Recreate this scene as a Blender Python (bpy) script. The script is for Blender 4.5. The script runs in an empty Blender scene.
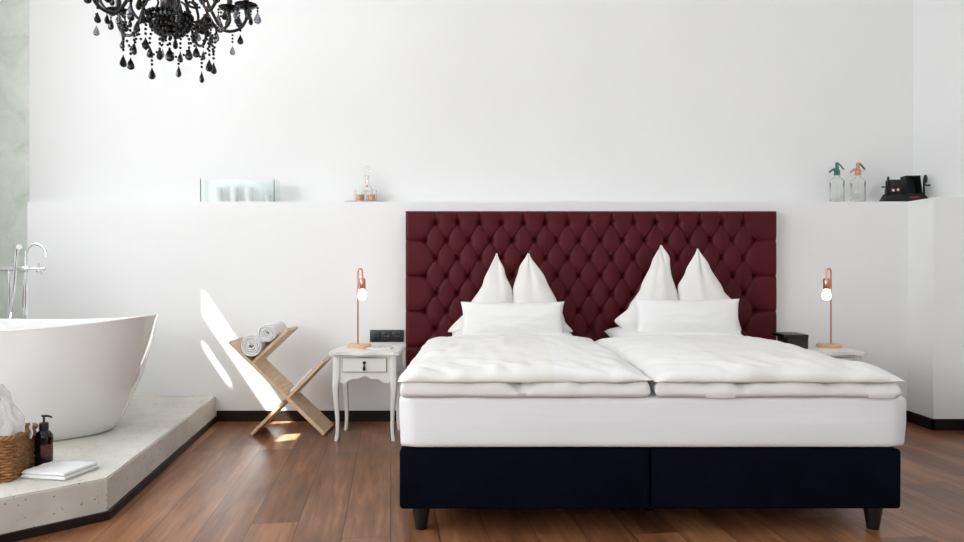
import bpy, bmesh, math, random
from mathutils import Vector, Matrix, noise, Euler
random.seed(7)
SC = bpy.context.scene
COL = SC.collection
PI = math.pi
R = math.radians

# ------------------------------------------------------------------ camera
FPX = 720.0
cam_d = bpy.data.cameras.new('camera'); cam = bpy.data.objects.new('camera', cam_d); COL.objects.link(cam)
cam_d.sensor_width = 36.0; cam_d.lens = 36.0 * FPX / 964.0
cam_d.clip_start = 0.05; cam_d.clip_end = 100
cam.location = (0, 0, 1.0); cam.rotation_euler = (R(90), 0, 0)
SC.camera = cam

def P(px, py, D):
    """photo measurement at a known real distance D -> room coordinates"""
    s = FPX / D
    return ((px - 482.0) / s, D, 1.0 + (271.0 - py) / s)

# ------------------------------------------------------------------ world, sun, daylight, exposure
w = bpy.data.worlds.new('world'); SC.world = w; w.use_nodes = True
bg = w.node_tree.nodes['Background']
bg.inputs['Color'].default_value = (0.86, 0.93, 1.0, 1); bg.inputs['Strength'].default_value = 2.0

def area(name, loc, rot, sx, sy, power, col):
    d = bpy.data.lights.new(name, 'AREA'); d.shape = 'RECTANGLE'; d.size = sx; d.size_y = sy
    d.energy = power; d.color = col
    o = bpy.data.objects.new(name, d); COL.objects.link(o); o.location = loc; o.rotation_euler = rot
    return o
# window daylight, left and behind the camera, plus an added left fill lamp
area('daylight_and_fill_left', (-3.66, -0.4, 2.0), (0, R(-90), 0), 2.4, 3.8, 105, (0.95, 0.98, 1.0))
area('daylight_and_fill_left', (-3.57, 2.75, 2.45), (0, R(-90), 0), 1.6, 1.5, 50, (0.92, 0.965, 1.0))  # added fill lamp just inside the solid left wall, no opening behind it
area('daylight_front', (-1.9, -3.06, 2.4), (R(90), 0, 0), 2.0, 2.2, 30, (0.97, 0.985, 1.0))
area('daylight_front', (1.2, -3.06, 2.4), (R(90), 0, 0), 2.0, 2.2, 9, (0.97, 0.985, 1.0))
sd = bpy.data.lights.new('sun', 'SUN'); sd.energy = 34.0; sd.angle = R(0.5); sd.color = (1.0, 0.98, 0.95)
sun = bpy.data.objects.new('sun', sd); COL.objects.link(sun)
SUN = Vector((1.0, 0.5, -1.464)).normalized()
sun.rotation_euler = SUN.to_track_quat('-Z', 'Y').to_euler(); sun.location = (-6, 0, 7)

SC.view_settings.view_transform = 'Standard'
SC.view_settings.look = 'None'
SC.view_settings.gamma = 1.0
SC.view_settings.use_curve_mapping = False
SC.view_settings.exposure = 0.33

# ------------------------------------------------------------------ materials
def nt(m): return m.node_tree
def mat(name, col, rough=0.5, metal=0.0, bump=0.0, bscale=60.0, var=0.0, vscale=8.0, stretch=None, **kw):
    m = bpy.data.materials.new(name); m.use_nodes = True
    n = m.node_tree.nodes; l = m.node_tree.links; b = n['Principled BSDF']
    b.inputs['Base Color'].default_value = (*col, 1); b.inputs['Roughness'].default_value = rough
    b.inputs['Metallic'].default_value = metal
    for k, v in kw.items(): b.inputs[k.replace('_', ' ')].default_value = v
    tc = n.new('ShaderNodeTexCoord'); mp = n.new('ShaderNodeMapping')
    l.new(tc.outputs['Object'], mp.inputs['Vector'])
    if stretch: mp.inputs['Scale'].default_value = stretch
    t = n.new('ShaderNodeTexNoise'); t.inputs['Scale'].default_value = vscale; t.inputs['Detail'].default_value = 5
    l.new(mp.outputs['Vector'], t.inputs['Vector'])
    r = n.new('ShaderNodeValToRGB')
    v = max(var, 0.005)
    r.color_ramp.elements[0].position = 0.3; r.color_ramp.elements[1].position = 0.7
    r.color_ramp.elements[0].color = (*[max(c * (1 - v), 0) for c in col], 1)
    r.color_ramp.elements[1].color = (*[min(c * (1 + v), 1) for c in col], 1)
    l.new(t.outputs['Fac'], r.inputs['Fac']); l.new(r.outputs['Color'], b.inputs['Base Color'])
    if bump > 0:
        t2 = n.new('ShaderNodeTexNoise'); t2.inputs['Scale'].default_value = bscale; t2.inputs['Detail'].default_value = 4
        l.new(mp.outputs['Vector'], t2.inputs['Vector'])
        bp = n.new('ShaderNodeBump'); bp.inputs['Strength'].default_value = bump; bp.inputs['Distance'].default_value = 0.004
        l.new(t2.outputs['Fac'], bp.inputs['Height']); l.new(bp.outputs['Normal'], b.inputs['Normal'])
    return m

M = {}
M['wall'] = mat('white_plaster', (0.86, 0.86, 0.85), 0.75, bump=0.05, bscale=25, var=0.01, vscale=2)
M['taupe'] = mat('taupe_plaster', (0.22, 0.19, 0.165), 0.8)
M['ceiling'] = mat('white_ceiling', (0.85, 0.85, 0.84), 0.8)
M['base'] = mat('dark_baseboard', (0.016, 0.010, 0.008), 0.5, var=0.2, Specular_IOR_Level=0.2)
M['linen'] = mat('white_linen', (0.83, 0.825, 0.81), 0.8, bump=0.12, bscale=14, var=0.01, Sheen_Weight=0.15)
M['linen2'] = mat('ivory_linen', (0.80, 0.785, 0.75), 0.8, bump=0.12, bscale=12, var=0.012, Sheen_Weight=0.15)
M['sheet'] = mat('white_fitted_sheet', (0.82, 0.83, 0.85), 0.75, bump=0.15, bscale=6, var=0.01, stretch=(0.6, 1, 6))
M['navy'] = mat('midnight_upholstery', (0.0022, 0.0030, 0.0075), 0.9, bump=0.3, bscale=200, var=0.25, vscale=6, Specular_IOR_Level=0.06)
M['blackleg'] = mat('black_lacquer', (0.006, 0.006, 0.006), 0.35)
M['leather'] = mat('oxblood_leather', (0.080, 0.0075, 0.0115), 0.42, Specular_IOR_Level=0.14, bump=0.25, bscale=160, var=0.1, vscale=5)
M['button'] = mat('oxblood_button', (0.03, 0.005, 0.007), 0.5, var=0.1, Specular_IOR_Level=0.3)
M['cream_wood'] = mat('painted_cream_wood', (0.80, 0.79, 0.75), 0.45, bump=0.08, bscale=20, var=0.03, vscale=14)
M['worn'] = mat('worn_edge', (0.34, 0.30, 0.25), 0.7, var=0.4, vscale=40)
M['bronze'] = mat('dark_bronze', (0.04, 0.035, 0.03), 0.4, 0.8)
M['copper'] = mat('copper', (0.68, 0.30, 0.21), 0.28, 1.0, var=0.03)
M['brass'] = mat('coppery_brass', (0.60, 0.31, 0.19), 0.35, 0.8, var=0.15, vscale=50)
M['pine'] = mat('pale_pine', (0.72, 0.52, 0.34), 0.5, bump=0.1, bscale=20, var=0.14, vscale=9, stretch=(1, 1, 12))
M['lampwood'] = mat('beech', (0.72, 0.46, 0.26), 0.45, var=0.1, vscale=20, stretch=(12, 2, 2))
M['ceramic'] = mat('white_acrylic', (0.84, 0.83, 0.82), 0.06, Coat_Weight=0.6, Coat_Roughness=0.03)
M['chrome'] = mat('chrome', (0.9, 0.9, 0.92), 0.06, 1.0)
M['white_plastic'] = mat('white_plastic', (0.85, 0.85, 0.85), 0.3)
M['terry'] = mat('white_terry', (0.85, 0.85, 0.85), 0.95, bump=0.8, bscale=220, var=0.02, Sheen_Weight=0.3)
M['wicker'] = mat('wicker', (0.29, 0.125, 0.042), 0.55, bump=0.5, bscale=120, var=0.45, vscale=30)
M['brown_glass'] = mat('dark_brown_bottle', (0.008, 0.004, 0.003), 0.15)
M['blackplastic'] = mat('black_plastic', (0.008, 0.008, 0.008), 0.3)
M['socket'] = mat('anthracite_plastic', (0.018, 0.020, 0.022), 0.35)
M['socket_in'] = mat('socket_recess', (0.006, 0.006, 0.007), 0.5)
M['label'] = mat('printed_label', (0.10, 0.028, 0.02), 0.5, var=0.5, vscale=60)
M['crystal'] = mat('black_crystal', (0.003, 0.003, 0.004), 0.10, var=0.2, Specular_IOR_Level=0.4)
M['blackarm'] = mat('black_enamel', (0.005, 0.005, 0.006), 0.18)
M['wax'] = mat('white_wax', (0.86, 0.85, 0.82), 0.5, Subsurface_Weight=0.1)
M['silver'] = mat('silver_tray', (0.55, 0.55, 0.56), 0.22, 1.0)
M['amber'] = mat('amber_candle_wax', (0.80, 0.42, 0.20), 0.4, var=0.05)
M['green_metal'] = mat('green_painted_metal', (0.035, 0.16, 0.135), 0.35, 0.3, var=0.25, vscale=60)
M['machine'] = mat('black_crinkle_paint', (0.004, 0.0045, 0.005), 0.5, bump=0.2, bscale=300, var=0.2)
M['machine_grey'] = mat('dark_grey_paint', (0.010, 0.013, 0.0135), 0.5, var=0.2, Specular_IOR_Level=0.3)
M['red'] = mat('red_badge', (0.55, 0.02, 0.05), 0.4)
M['rose'] = mat('rose_metal', (0.85, 0.62, 0.55), 0.25, 1.0)
M['paper'] = mat('white_paper', (0.82, 0.82, 0.82), 0.7)
M['greypaper'] = mat('printed_paper', (0.55, 0.57, 0.60), 0.6, var=0.5, vscale=60)
M['darkbook'] = mat('dark_leatherette', (0.012, 0.009, 0.008), 0.4, var=0.2)

def glass(name, col=(1, 1, 1), rough=0.0, ior=1.45):
    m = bpy.data.materials.new(name); m.use_nodes = True
    b = m.node_tree.nodes['Principled BSDF']
    b.inputs['Base Color'].default_value = (*col, 1); b.inputs['Roughness'].default_value = rough
    b.inputs['Transmission Weight'].default_value = 1.0; b.inputs['IOR'].default_value = ior
    return m
M['glass'] = glass('clear_glass', (0.98, 0.985, 0.98), ior=1.18)
M['glass_green'] = glass('greenish_glass', (0.955, 0.987, 0.98), ior=1.2)
M['smoke'] = glass('smoky_crystal', (0.28, 0.28, 0.32))
def emis(name, col, strength):
    m = bpy.data.materials.new(name); m.use_nodes = True
    b = m.node_tree.nodes['Principled BSDF']
    b.inputs['Base Color'].default_value = (0.9, 0.85, 0.8, 1)
    b.inputs['Emission Color'].default_value = (*col, 1); b.inputs['Emission Strength'].default_value = strength
    return m
M['bulb'] = emis('lit_bulb', (1.0, 0.82, 0.66), 8.0)
M['flame'] = emis('candle_bulb', (1.0, 0.55, 0.22), 5.0)

def mth(n, l, op, a, b=None):
    x = n.new('ShaderNodeMath'); x.operation = op
    for i, v in enumerate((a, b)):
        if v is None: continue
        if isinstance(v, (int, float)): x.inputs[i].default_value = v
        else: l.new(v, x.inputs[i])
    return x.outputs[0]

def floor_material():
    m = bpy.data.materials.new('oak_floorboards'); m.use_nodes = True
    n = m.node_tree.nodes; l = m.node_tree.links; b = n['Principled BSDF']
    tc = n.new('ShaderNodeTexCoord'); mp = n.new('ShaderNodeMapping'); mp.vector_type = 'TEXTURE'
    mp.inputs['Rotation'].default_value = (0, 0, math.atan2(91, 720))
    l.new(tc.outputs['Object'], mp.inputs['Vector'])
    sp = n.new('ShaderNodeSeparateXYZ'); l.new(mp.outputs['Vector'], sp.inputs[0])
    W, L = 0.182, 1.75
    # seam at world (-.522, 2.67)
    ca, sa = math.cos(math.atan2(91, 720)), math.sin(math.atan2(91, 720))
    ph = (-.522 * ca + 2.67 * sa)
    u = mth(n, l, 'DIVIDE', mth(n, l, 'SUBTRACT', sp.outputs['X'], ph - W * 40), W)
    iu = mth(n, l, 'FLOOR', u); fu = mth(n, l, 'FRACT', u)
    wn = n.new('ShaderNodeTexWhiteNoise'); wn.noise_dimensions = '1D'; l.new(iu, wn.inputs['W'])
    v = mth(n, l, 'ADD', mth(n, l, 'DIVIDE', sp.outputs['Y'], L), mth(n, l, 'MULTIPLY', wn.outputs['Value'], 3.0))
    v = mth(n, l, 'ADD', v, 20.0)
    iv = mth(n, l, 'FLOOR', v); fv = mth(n, l, 'FRACT', v)
    cid = n.new('ShaderNodeCombineXYZ'); l.new(iu, cid.inputs[0]); l.new(iv, cid.inputs[1])
    wn2 = n.new('ShaderNodeTexWhiteNoise'); wn2.noise_dimensions = '3D'; l.new(cid.outputs[0], wn2.inputs['Vector'])
    # grain coordinates, offset per board
    off = n.new('ShaderNodeVectorMath'); off.operation = 'SCALE'; l.new(wn2.outputs['Color'], off.inputs[0]); off.inputs['Scale'].default_value = 30
    add = n.new('ShaderNodeVectorMath'); add.operation = 'ADD'; l.new(mp.outputs['Vector'], add.inputs[0]); l.new(off.outputs[0], add.inputs[1])
    mp2 = n.new('ShaderNodeMapping'); mp2.inputs['Scale'].default_value = (1.0, 0.085, 1); l.new(add.outputs[0], mp2.inputs['Vector'])
    g1 = n.new('ShaderNodeTexNoise'); g1.inputs['Scale'].default_value = 34; g1.inputs['Detail'].default_value = 3; g1.inputs['Roughness'].default_value = 0.55
    g1.inputs['Distortion'].default_value = 0.3
    l.new(mp2.outputs[0], g1.inputs['Vector'])
    mp3 = n.new('ShaderNodeMapping'); mp3.inputs['Scale'].default_value = (1.0, 0.22, 1); l.new(add.outputs[0], mp3.inputs['Vector'])
    g2 = n.new('ShaderNodeTexNoise'); g2.inputs['Scale'].default_value = 6; g2.inputs['Detail'].default_value = 4; g2.inputs['Distortion'].default_value = 0.2
    l.new(mp3.outputs[0], g2.inputs['Vector'])
    f = mth(n, l, 'ADD', mth(n, l, 'MULTIPLY', g1.outputs['Fac'], 0.55), mth(n, l, 'MULTIPLY', g2.outputs['Fac'], 0.55))
    f = mth(n, l, 'ADD', f, mth(n, l, 'MULTIPLY', mth(n, l, 'SUBTRACT', wn2.outputs['Value'], 0.5), 0.22))
    cr = n.new('ShaderNodeValToRGB'); l.new(f, cr.inputs['Fac'])
    e = cr.color_ramp.elements
    e[0].position = 0.34; e[0].color = (0.105, 0.038, 0.015, 1)
    e[1].position = 0.76; e[1].color = (0.40, 0.185, 0.085, 1)
    k = e.new(0.55); k.color = (0.22, 0.088, 0.037, 1)
    # seams
    du = mth(n, l, 'MULTIPLY', mth(n, l, 'MINIMUM', fu, mth(n, l, 'SUBTRACT', 1.0, fu)), W)
    dv = mth(n, l, 'MULTIPLY', mth(n, l, 'MINIMUM', fv, mth(n, l, 'SUBTRACT', 1.0, fv)), L)
    d = mth(n, l, 'MINIMUM', du, dv)
    s = n.new('ShaderNodeMapRange'); s.inputs['From Min'].default_value = 0.0006; s.inputs['From Max'].default_value = 0.0028
    l.new(d, s.inputs['Value'])
    mx = n.new('ShaderNodeMix'); mx.data_type = 'RGBA'; l.new(s.outputs[0], mx.inputs['Factor'])
    mx.inputs[6].default_value = (0.03, 0.012, 0.007, 1); l.new(cr.outputs['Color'], mx.inputs[7])
    l.new(mx.outputs[2], b.inputs['Base Color'])
    rr = n.new('ShaderNodeMapRange'); b.inputs['Specular IOR Level'].default_value = 0.36
    rr.inputs['To Min'].default_value = 0.29; rr.inputs['To Max'].default_value = 0.29
    l.new(g2.outputs['Fac'], rr.inputs['Value']); rr.inputs['From Min'].default_value = 0.3; rr.inputs['From Max'].default_value = 0.7
    l.new(rr.outputs[0], b.inputs['Roughness'])
    h = mth(n, l, 'ADD', mth(n, l, 'MULTIPLY', g1.outputs['Fac'], 0.5), s.outputs[0])
    bp = n.new('ShaderNodeBump'); bp.inputs['Strength'].default_value = 0.12; bp.inputs['Distance'].default_value = 0.002
    l.new(h, bp.inputs['Height']); l.new(bp.outputs['Normal'], b.inputs['Normal'])
    return m
M['floor'] = floor_material()

def concrete_material():
    m = bpy.data.materials.new('cast_concrete'); m.use_nodes = True
    n = m.node_tree.nodes; l = m.node_tree.links; b = n['Principled BSDF']
    tc = n.new('ShaderNodeTexCoord')
    t = n.new('ShaderNodeTexNoise'); t.inputs['Scale'].default_value = 4; t.inputs['Detail'].default_value = 8; t.inputs['Roughness'].default_value = 0.6
    l.new(tc.outputs['Object'], t.inputs['Vector'])
    cr = n.new('ShaderNodeValToRGB'); l.new(t.outputs['Fac'], cr.inputs['Fac'])
    cr.color_ramp.elements[0].position = 0.3; cr.color_ramp.elements[0].color = (0.54, 0.515, 0.45, 1)
    cr.color_ramp.elements[1].position = 0.7; cr.color_ramp.elements[1].color = (0.74, 0.72, 0.66, 1)
    vo = n.new('ShaderNodeTexVoronoi'); vo.inputs['Scale'].default_value = 60; l.new(tc.outputs['Object'], vo.inputs['Vector'])
    wn = n.new('ShaderNodeSeparateColor'); l.new(vo.outputs['Color'], wn.inputs[0])
    keep = mth(n, l, 'GREATER_THAN', wn.outputs[0], 0.35)
    rad = mth(n, l, 'MULTIPLY', wn.outputs[1], 0.28)
    pit = mth(n, l, 'MULTIPLY', mth(n, l, 'LESS_THAN', vo.outputs['Distance'], rad), keep)
    mx = n.new('ShaderNodeMix'); mx.data_type = 'RGBA'; l.new(mth(n, l, 'MULTIPLY', pit, 0.6), mx.inputs['Factor'])
    l.new(cr.outputs['Color'], mx.inputs[6]); mx.inputs[7].default_value = (0.10, 0.085, 0.06, 1)
    l.new(mx.outputs[2], b.inputs['Base Color']); b.inputs['Roughness'].default_value = 0.6
    bp = n.new('ShaderNodeBump'); bp.inputs['Strength'].default_value = 0.35; bp.inputs['Distance'].default_value = 0.003
    l.new(mth(n, l, 'SUBTRACT', t.outputs['Fac'], pit), bp.inputs['Height']); l.new(bp.outputs['Normal'], b.inputs['Normal'])
    return m
M['concrete'] = concrete_material()

def patina_material():
    m = bpy.data.materials.new('aged_green_plaster'); m.use_nodes = True
    n = m.node_tree.nodes; l = m.node_tree.links; b = n['Principled BSDF']
    tc = n.new('ShaderNodeTexCoord')
    t = n.new('ShaderNodeTexNoise'); t.inputs['Scale'].default_value = 5; t.inputs['Detail'].default_value = 10; t.inputs['Roughness'].default_value = 0.7; t.inputs['Distortion'].default_value = 0.6
    l.new(tc.outputs['Object'], t.inputs['Vector'])
    cr = n.new('ShaderNodeValToRGB'); l.new(t.outputs['Fac'], cr.inputs['Fac'])
    e = cr.color_ramp.elements
    e[0].position = 0.3; e[0].color = (0.58, 0.65, 0.56, 1); e[1].position = 0.72; e[1].color = (0.84, 0.85, 0.78, 1)
    k = e.new(0.5); k.color = (0.72, 0.77, 0.70, 1)
    l.new(cr.outputs['Color'], b.inputs['Base Color']); b.inputs['Roughness'].default_value = 0.85
    return m
M['patina'] = patina_material()

# ------------------------------------------------------------------ mesh helpers
def link(o, parent=None):
    COL.objects.link(o)
    if parent: o.parent = parent
    return o
def obj(name, bm, m, parent=None, smooth=True, angle=40):
    bmesh.ops.recalc_face_normals(bm, faces=bm.faces)
    me = bpy.data.meshes.new(name); bm.to_mesh(me); bm.free()
    me.materials.append(M[m] if isinstance(m, str) else m)
    if smooth:
        for p in me.polygons: p.use_smooth = True
        try: me.set_sharp_from_angle(angle=R(angle))
        except Exception: pass
    o = bpy.data.objects.new(name, me)
    return link(o, parent)
def tag(o, label=None, cat=None, group=None, kind=None):
    if label: o['label'] = label
    if cat: o['category'] = cat
    if group: o['group'] = group
    if kind: o['kind'] = kind
    return o
def empty(name, loc, label, cat, group=None, rz=0):
    o = bpy.data.objects.new(name, None); o.location = loc; o.rotation_euler = (0, 0, rz); o.empty_display_size = 0.05
    link(o); return tag(o, label, cat, group)
def copy_tree(o, parent=None):
    c = o.copy(); COL.objects.link(c)
    if parent: c.parent = parent
    for ch in [x for x in COL.objects if x.parent == o]: copy_tree(ch, c)
    return c

def box(bm, c, s, bev=0.0, rot=None, seg=2):
    r = bmesh.ops.create_cube(bm, size=1.0)
    vs = r['verts']
    bmesh.ops.scale(bm, vec=s, verts=vs)
    if bev > 0:
        es = list({e for v in vs for e in v.link_edges})
        rr = bmesh.ops.bevel(bm, geom=es, offset=bev, segments=seg, affect='EDGES', profile=0.5)
        vs = list({v for f in rr['faces'] for v in f.verts} | {v for v in vs if v.is_valid})
    if rot: bmesh.ops.rotate(bm, verts=vs, cent=(0, 0, 0), matrix=Euler(rot).to_matrix())
    bmesh.ops.translate(bm, vec=c, verts=vs)
    return vs
def BM(): return bmesh.new()
def lathe(bm, prof, c=(0, 0, 0), n=24, sx=1, sy=1, mtx=None):
    """prof: list of (r, z)"""
    rings = []
    for r, z in prof:
        if r < 1e-6: rings.append([bm.verts.new((0, 0, z))])
        else: rings.append([bm.verts.new((r * math.cos(2 * PI * i / n) * sx, r * math.sin(2 * PI * i / n) * sy, z)) for i in range(n)])
    for a, b in zip(rings[:-1], rings[1:]):
        if len(a) == 1 and len(b) == 1: continue
        for i in range(n):
            j = (i + 1) % n
            if len(a) == 1: bm.faces.new((a[0], b[i], b[j]))
            elif len(b) == 1: bm.faces.new((a[i], a[j], b[0]))
            else: bm.faces.new((a[i], a[j], b[j], b[i]))
    vs = [v for r in rings for v in r]
    if mtx is not None: bmesh.ops.transform(bm, matrix=mtx, verts=vs)
    bmesh.ops.translate(bm, vec=c, verts=vs)
    return vs
def tube(bm, pts, rad, n=10, closed=False, cap=True):
    pts = [Vector(p) for p in pts]; N = len(pts)
    rads = rad if isinstance(rad, (list, tuple)) else [rad] * N
    rings = []; up = None
    for i, p in enumerate(pts):
        if closed: t = pts[(i + 1) % N] - pts[i - 1]
        else: t = pts[min(i + 1, N - 1)] - pts[max(i - 1, 0)]
        t.normalize()
        if up is None:
            up = Vector((0, 0, 1)) if abs(t.z) < 0.9 else Vector((1, 0, 0))
        s = t.cross(up); s.normalize(); up = s.cross(t); up.normalize()
        rings.append([bm.verts.new(p + (s * math.cos(2 * PI * k / n) + up * math.sin(2 * PI * k / n)) * rads[i]) for k in range(n)])
    for i in range(N if closed else N - 1):
        a, b = rings[i], rings[(i + 1) % N]
        for k in range(n):
            j = (k + 1) % n
            bm.faces.new((a[k], a[j], b[j], b[k]))
    if cap and not closed:
        bm.faces.new(rings[0]); bm.faces.new(rings[-1][::-1])
def smooth_path(pts, k=6):
    pts = [Vector(p) for p in pts]; out = []
    for i in range(len(pts) - 1):
        p0 = pts[max(i - 1, 0)]; p1 = pts[i]; p2 = pts[i + 1]; p3 = pts[min(i + 2, len(pts) - 1)]
        for j in range(k):
            t = j / k
            out.append(0.5 * ((2 * p1) + (p2 - p0) * t + (2 * p0 - 5 * p1 + 4 * p2 - p3) * t * t + (3 * p1 - p0 - 3 * p2 + p3) * t ** 3))
    out.append(pts[-1]); return out
def ball(bm, c, r, seg=10, ring=7, sz=1.0):
    vs = bmesh.ops.create_uvsphere(bm, u_segments=seg, v_segments=ring, radius=r)['verts']
    if sz != 1: bmesh.ops.scale(bm, vec=(1, 1, sz), verts=vs)
    bmesh.ops.translate(bm, vec=c, verts=vs)
def prism(bm, poly, z0, z1, bev=0):
    """poly in xy"""
    a = [bm.verts.new((x, y, z0)) for x, y in poly]; b = [bm.verts.new((x, y, z1)) for x, y in poly]
    n = len(poly); bm.faces.new(a[::-1]); f = bm.faces.new(b)
    for i in range(n): bm.faces.new((a[i], a[(i + 1) % n], b[(i + 1) % n], b[i]))
    if bev:
        bmesh.ops.bevel(bm, geom=list(f.edges), offset=bev, segments=2, affect='EDGES')
def prism_xz(bm, poly, y0, y1, bev=0):
    a = [bm.verts.new((x, y0, z)) for x, z in poly]; b = [bm.verts.new((x, y1, z)) for x, z in poly]
    n = len(poly); fs = [bm.faces.new(a), bm.faces.new(b[::-1])]
    for i in range(n): fs.append(bm.faces.new((a[i], b[i], b[(i + 1) % n], a[(i + 1) % n])))
    if bev:
        es = list({e for f in fs for e in f.edges})
        bmesh.ops.bevel(bm, geom=es, offset=bev, segments=2, affect='EDGES')
def sheet(bm, fn, nu, nv, close=False):
    """grid surface; fn(i/nu, j/nv) -> vec"""
    g = [[bm.verts.new(fn(i / nu, j / nv)) for j in range(nv + 1)] for i in range(nu + 1)]
    for i in range(nu):
        for j in range(nv): bm.faces.new((g[i][j], g[i + 1][j], g[i + 1][j + 1], g[i][j + 1]))
    return g
def interp(pts, t):
    if t <= pts[0][0]: return pts[0][1]
    for (a, x), (b, y) in zip(pts[:-1], pts[1:]):
        if t <= b:
            f = (t - a) / (b - a); f2 = f * f * (3 - 2 * f); f = 0.5 * f + 0.5 * f2
            return x + (y - x) * f
    return pts[-1][1]

# ================================================================== STRUCTURE
YW, YB, XR, XL, YF, ZC = 4.80, 5.06, 3.03, -3.60, -3.0, 4.2
LEDGE = 1.463
def struct(name, bm, m): return tag(obj(name, bm, m, smooth=False), kind='structure')
bm = BM(); box(bm, ((XL + XR) / 2, (YF + YB) / 2, -0.05), (XR - XL + .3, YB - YF + .3, 0.1)); struct('floor', bm, 'floor')
bm = BM(); box(bm, ((XL + XR) / 2, (YF + YB) / 2, ZC + .05), (XR - XL + .3, YB - YF + .3, 0.1)); struct('ceiling', bm, 'ceiling')
bm = BM(); box(bm, ((-3.18 + XR + .1) / 2, YB + .05, ZC / 2), (XR + .1 + 3.18, 0.1, ZC)); struct('wall_back', bm, 'wall')
bm = BM(); box(bm, ((-3.18 + XL - .1) / 2, YB + .05, ZC / 2), (3.7 - 3.18, 0.1, ZC)); struct('wall_corner', bm, 'patina')
bm = BM(); box(bm, (XR + .05, (YF + YB) / 2, ZC / 2), (0.1, YB - YF, ZC)); struct('wall_right', bm, 'wall')
# half-height wall with the ledge, returning along the right side
bm = BM()
prism(bm, [(-3.03, YB), (-3.03, YW), (2.84, YW), (2.84, 4.53), (XR, 4.53), (XR, YB)], 0, LEDGE)
struct('wall_ledge', bm, 'wall')

def wall_with_holes(name, m, axis, a0, a1, z0, z1, pos, thick, holes):
    """holes: list of (a0,a1,z0,z1)"""
    As = sorted({a0, a1, *[h[0] for h in holes], *[h[1] for h in holes]})
    Zs = sorted({z0, z1, *[h[2] for h in holes], *[h[3] for h in holes]})
    bm = BM()
    for p, q in zip(As[:-1], As[1:]):
        for r, s in zip(Zs[:-1], Zs[1:]):
            cx, cz = (p + q) / 2, (r + s) / 2
            if any(h[0] < cx < h[1] and h[2] < cz < h[3] for h in holes): continue
            if axis == 'y': box(bm, (pos, cx, cz), (thick, q - p, s - r))
            else: box(bm, (cx, pos, cz), (q - p, thick, s - r))
    bmesh.ops.remove_doubles(bm, verts=bm.verts, dist=1e-5)
    return struct(name, bm, m)
WL = (-2.3, 1.5, 0.8, 3.2)
slits = [(3.58, 3.925, 3.25, 3.45), (3.835, 3.925, 3.035, 3.11), (3.02, 3.20, 3.50, 3.66)]  # unseen wall slots, shaped to throw the sun streaks
wall_with_holes('wall_left', 'wall', 'y', YF, YB, 0, ZC, XL - .01, 0.02, [WL] + slits)
WF = [(-2.9, -0.9, 1.25, 3.55), (0.2, 2.2, 1.25, 3.55)]
wall_with_holes('wall_front', 'taupe', 'x', XL, XR, 0, ZC, YF - .01, 0.02, WF)
def window_frame(name, axis, a0, a1, z0, z1, pos):
    bm = BM()
    def bar(p, q, r, s):
        if axis == 'y': box(bm, (pos, (p + q) / 2, (r + s) / 2), (0.05, q - p, s - r))
        else: box(bm, ((p + q) / 2, pos, (r + s) / 2), (q - p, 0.05, s - r))
    t = 0.06
    bar(a0, a1, z0, z0 + t); bar(a0, a1, z1 - t, z1); bar(a0, a0 + t, z0, z1); bar(a1 - t, a1, z0, z1)
    for k in (1, 2): m_ = a0 + (a1 - a0) * k / 3; bar(m_ - .03, m_ + .03, z0, z1)
    m_ = z0 + (z1 - z0) * .68; bar(a0, a1, m_ - .03, m_ + .03)
    struct(name, bm, 'cream_wood')
window_frame('window_1', 'y', *WL, XL + .0)
window_frame('blind_window_frame', 'y', 1.95, 3.55, 1.65, 3.25, XL + .0)  # added frame around the fill lamp; the wall behind is solid
window_frame('window_2', 'x', *WF[0], YF)
window_frame('window_3', 'x', *WF[1], YF)

# added unseen overhangs that keep direct sun out of the windows
bm = BM(); box(bm, (-4.75, -1.5, 3.28), (2.1, 7.2, .08)); struct('sun_blocker_1', bm, 'taupe')
bm = BM(); box(bm, (-.6, -3.6, 3.68), (6.2, 1.1, .08)); struct('sun_blocker_2', bm, 'taupe')
# baseboards
bm = BM(); box(bm, ((-1.765 + 2.84) / 2, YW - .0075, .035), (2.84 + 1.765, 0.015, 0.07)); struct('baseboard_back', bm, 'base')
bm = BM()
box(bm, (2.8325, (YW - .015 + 4.515) / 2, .035), (0.015, YW - 4.53, 0.07)); box(bm, ((2.825 + XR) / 2, 4.5225, .035), (XR - 2.825, 0.015, 0.07))
box(bm, (XR - .0075, (4.515 + YF) / 2, .035), (0.015, 4.515 - YF, 0.07)); struct('baseboard_right', bm, 'base')

# concrete platform
PLAT = 0.166
poly = [(-1.775, YW), (-1.51, 2.90), (-2.60, 1.79), (XL, 1.79), (XL, YB), (-3.03, YB), (-3.03, YW)]
bm = BM(); prism(bm, poly[:1] + poly[1:], 0, PLAT, 0.006)
tag(obj('platform', bm, 'concrete', smooth=False), 'low pitted concrete platform under the white bathtub', 'platform', kind='structure')
d1 = (Vector((-1.51, 2.90)) - Vector((-1.775, YW))).normalized(); n1 = Vector((-d1.y, d1.x)); n1 = n1 if n1.x > 0 else -n1
d2 = (Vector((-2.60, 1.79)) - Vector((-1.51, 2.90))).normalized(); n2 = Vector((d2.y, -d2.x)); n2 = n2 if n2.y < 0 else -n2
bm = BM(); t_ = .014
A_ = Vector((-1.775, YW - .016)); B_ = Vector((-1.51, 2.90)); C_ = Vector((-2.6, 1.79))
corner = B_ + (n1 + n2).normalized() * t_ / math.cos(0.5 * n1.angle(n2))
prism(bm, [(A_.x, A_.y), (B_.x, B_.y), tuple(corner), tuple(A_ + n1 * t_)], 0, .034)
prism(bm, [(B_.x, B_.y), (C_.x, C_.y), tuple(C_ + n2 * t_), tuple(corner)], 0, .034)
struct('baseboard_platform', bm, 'base')

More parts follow.
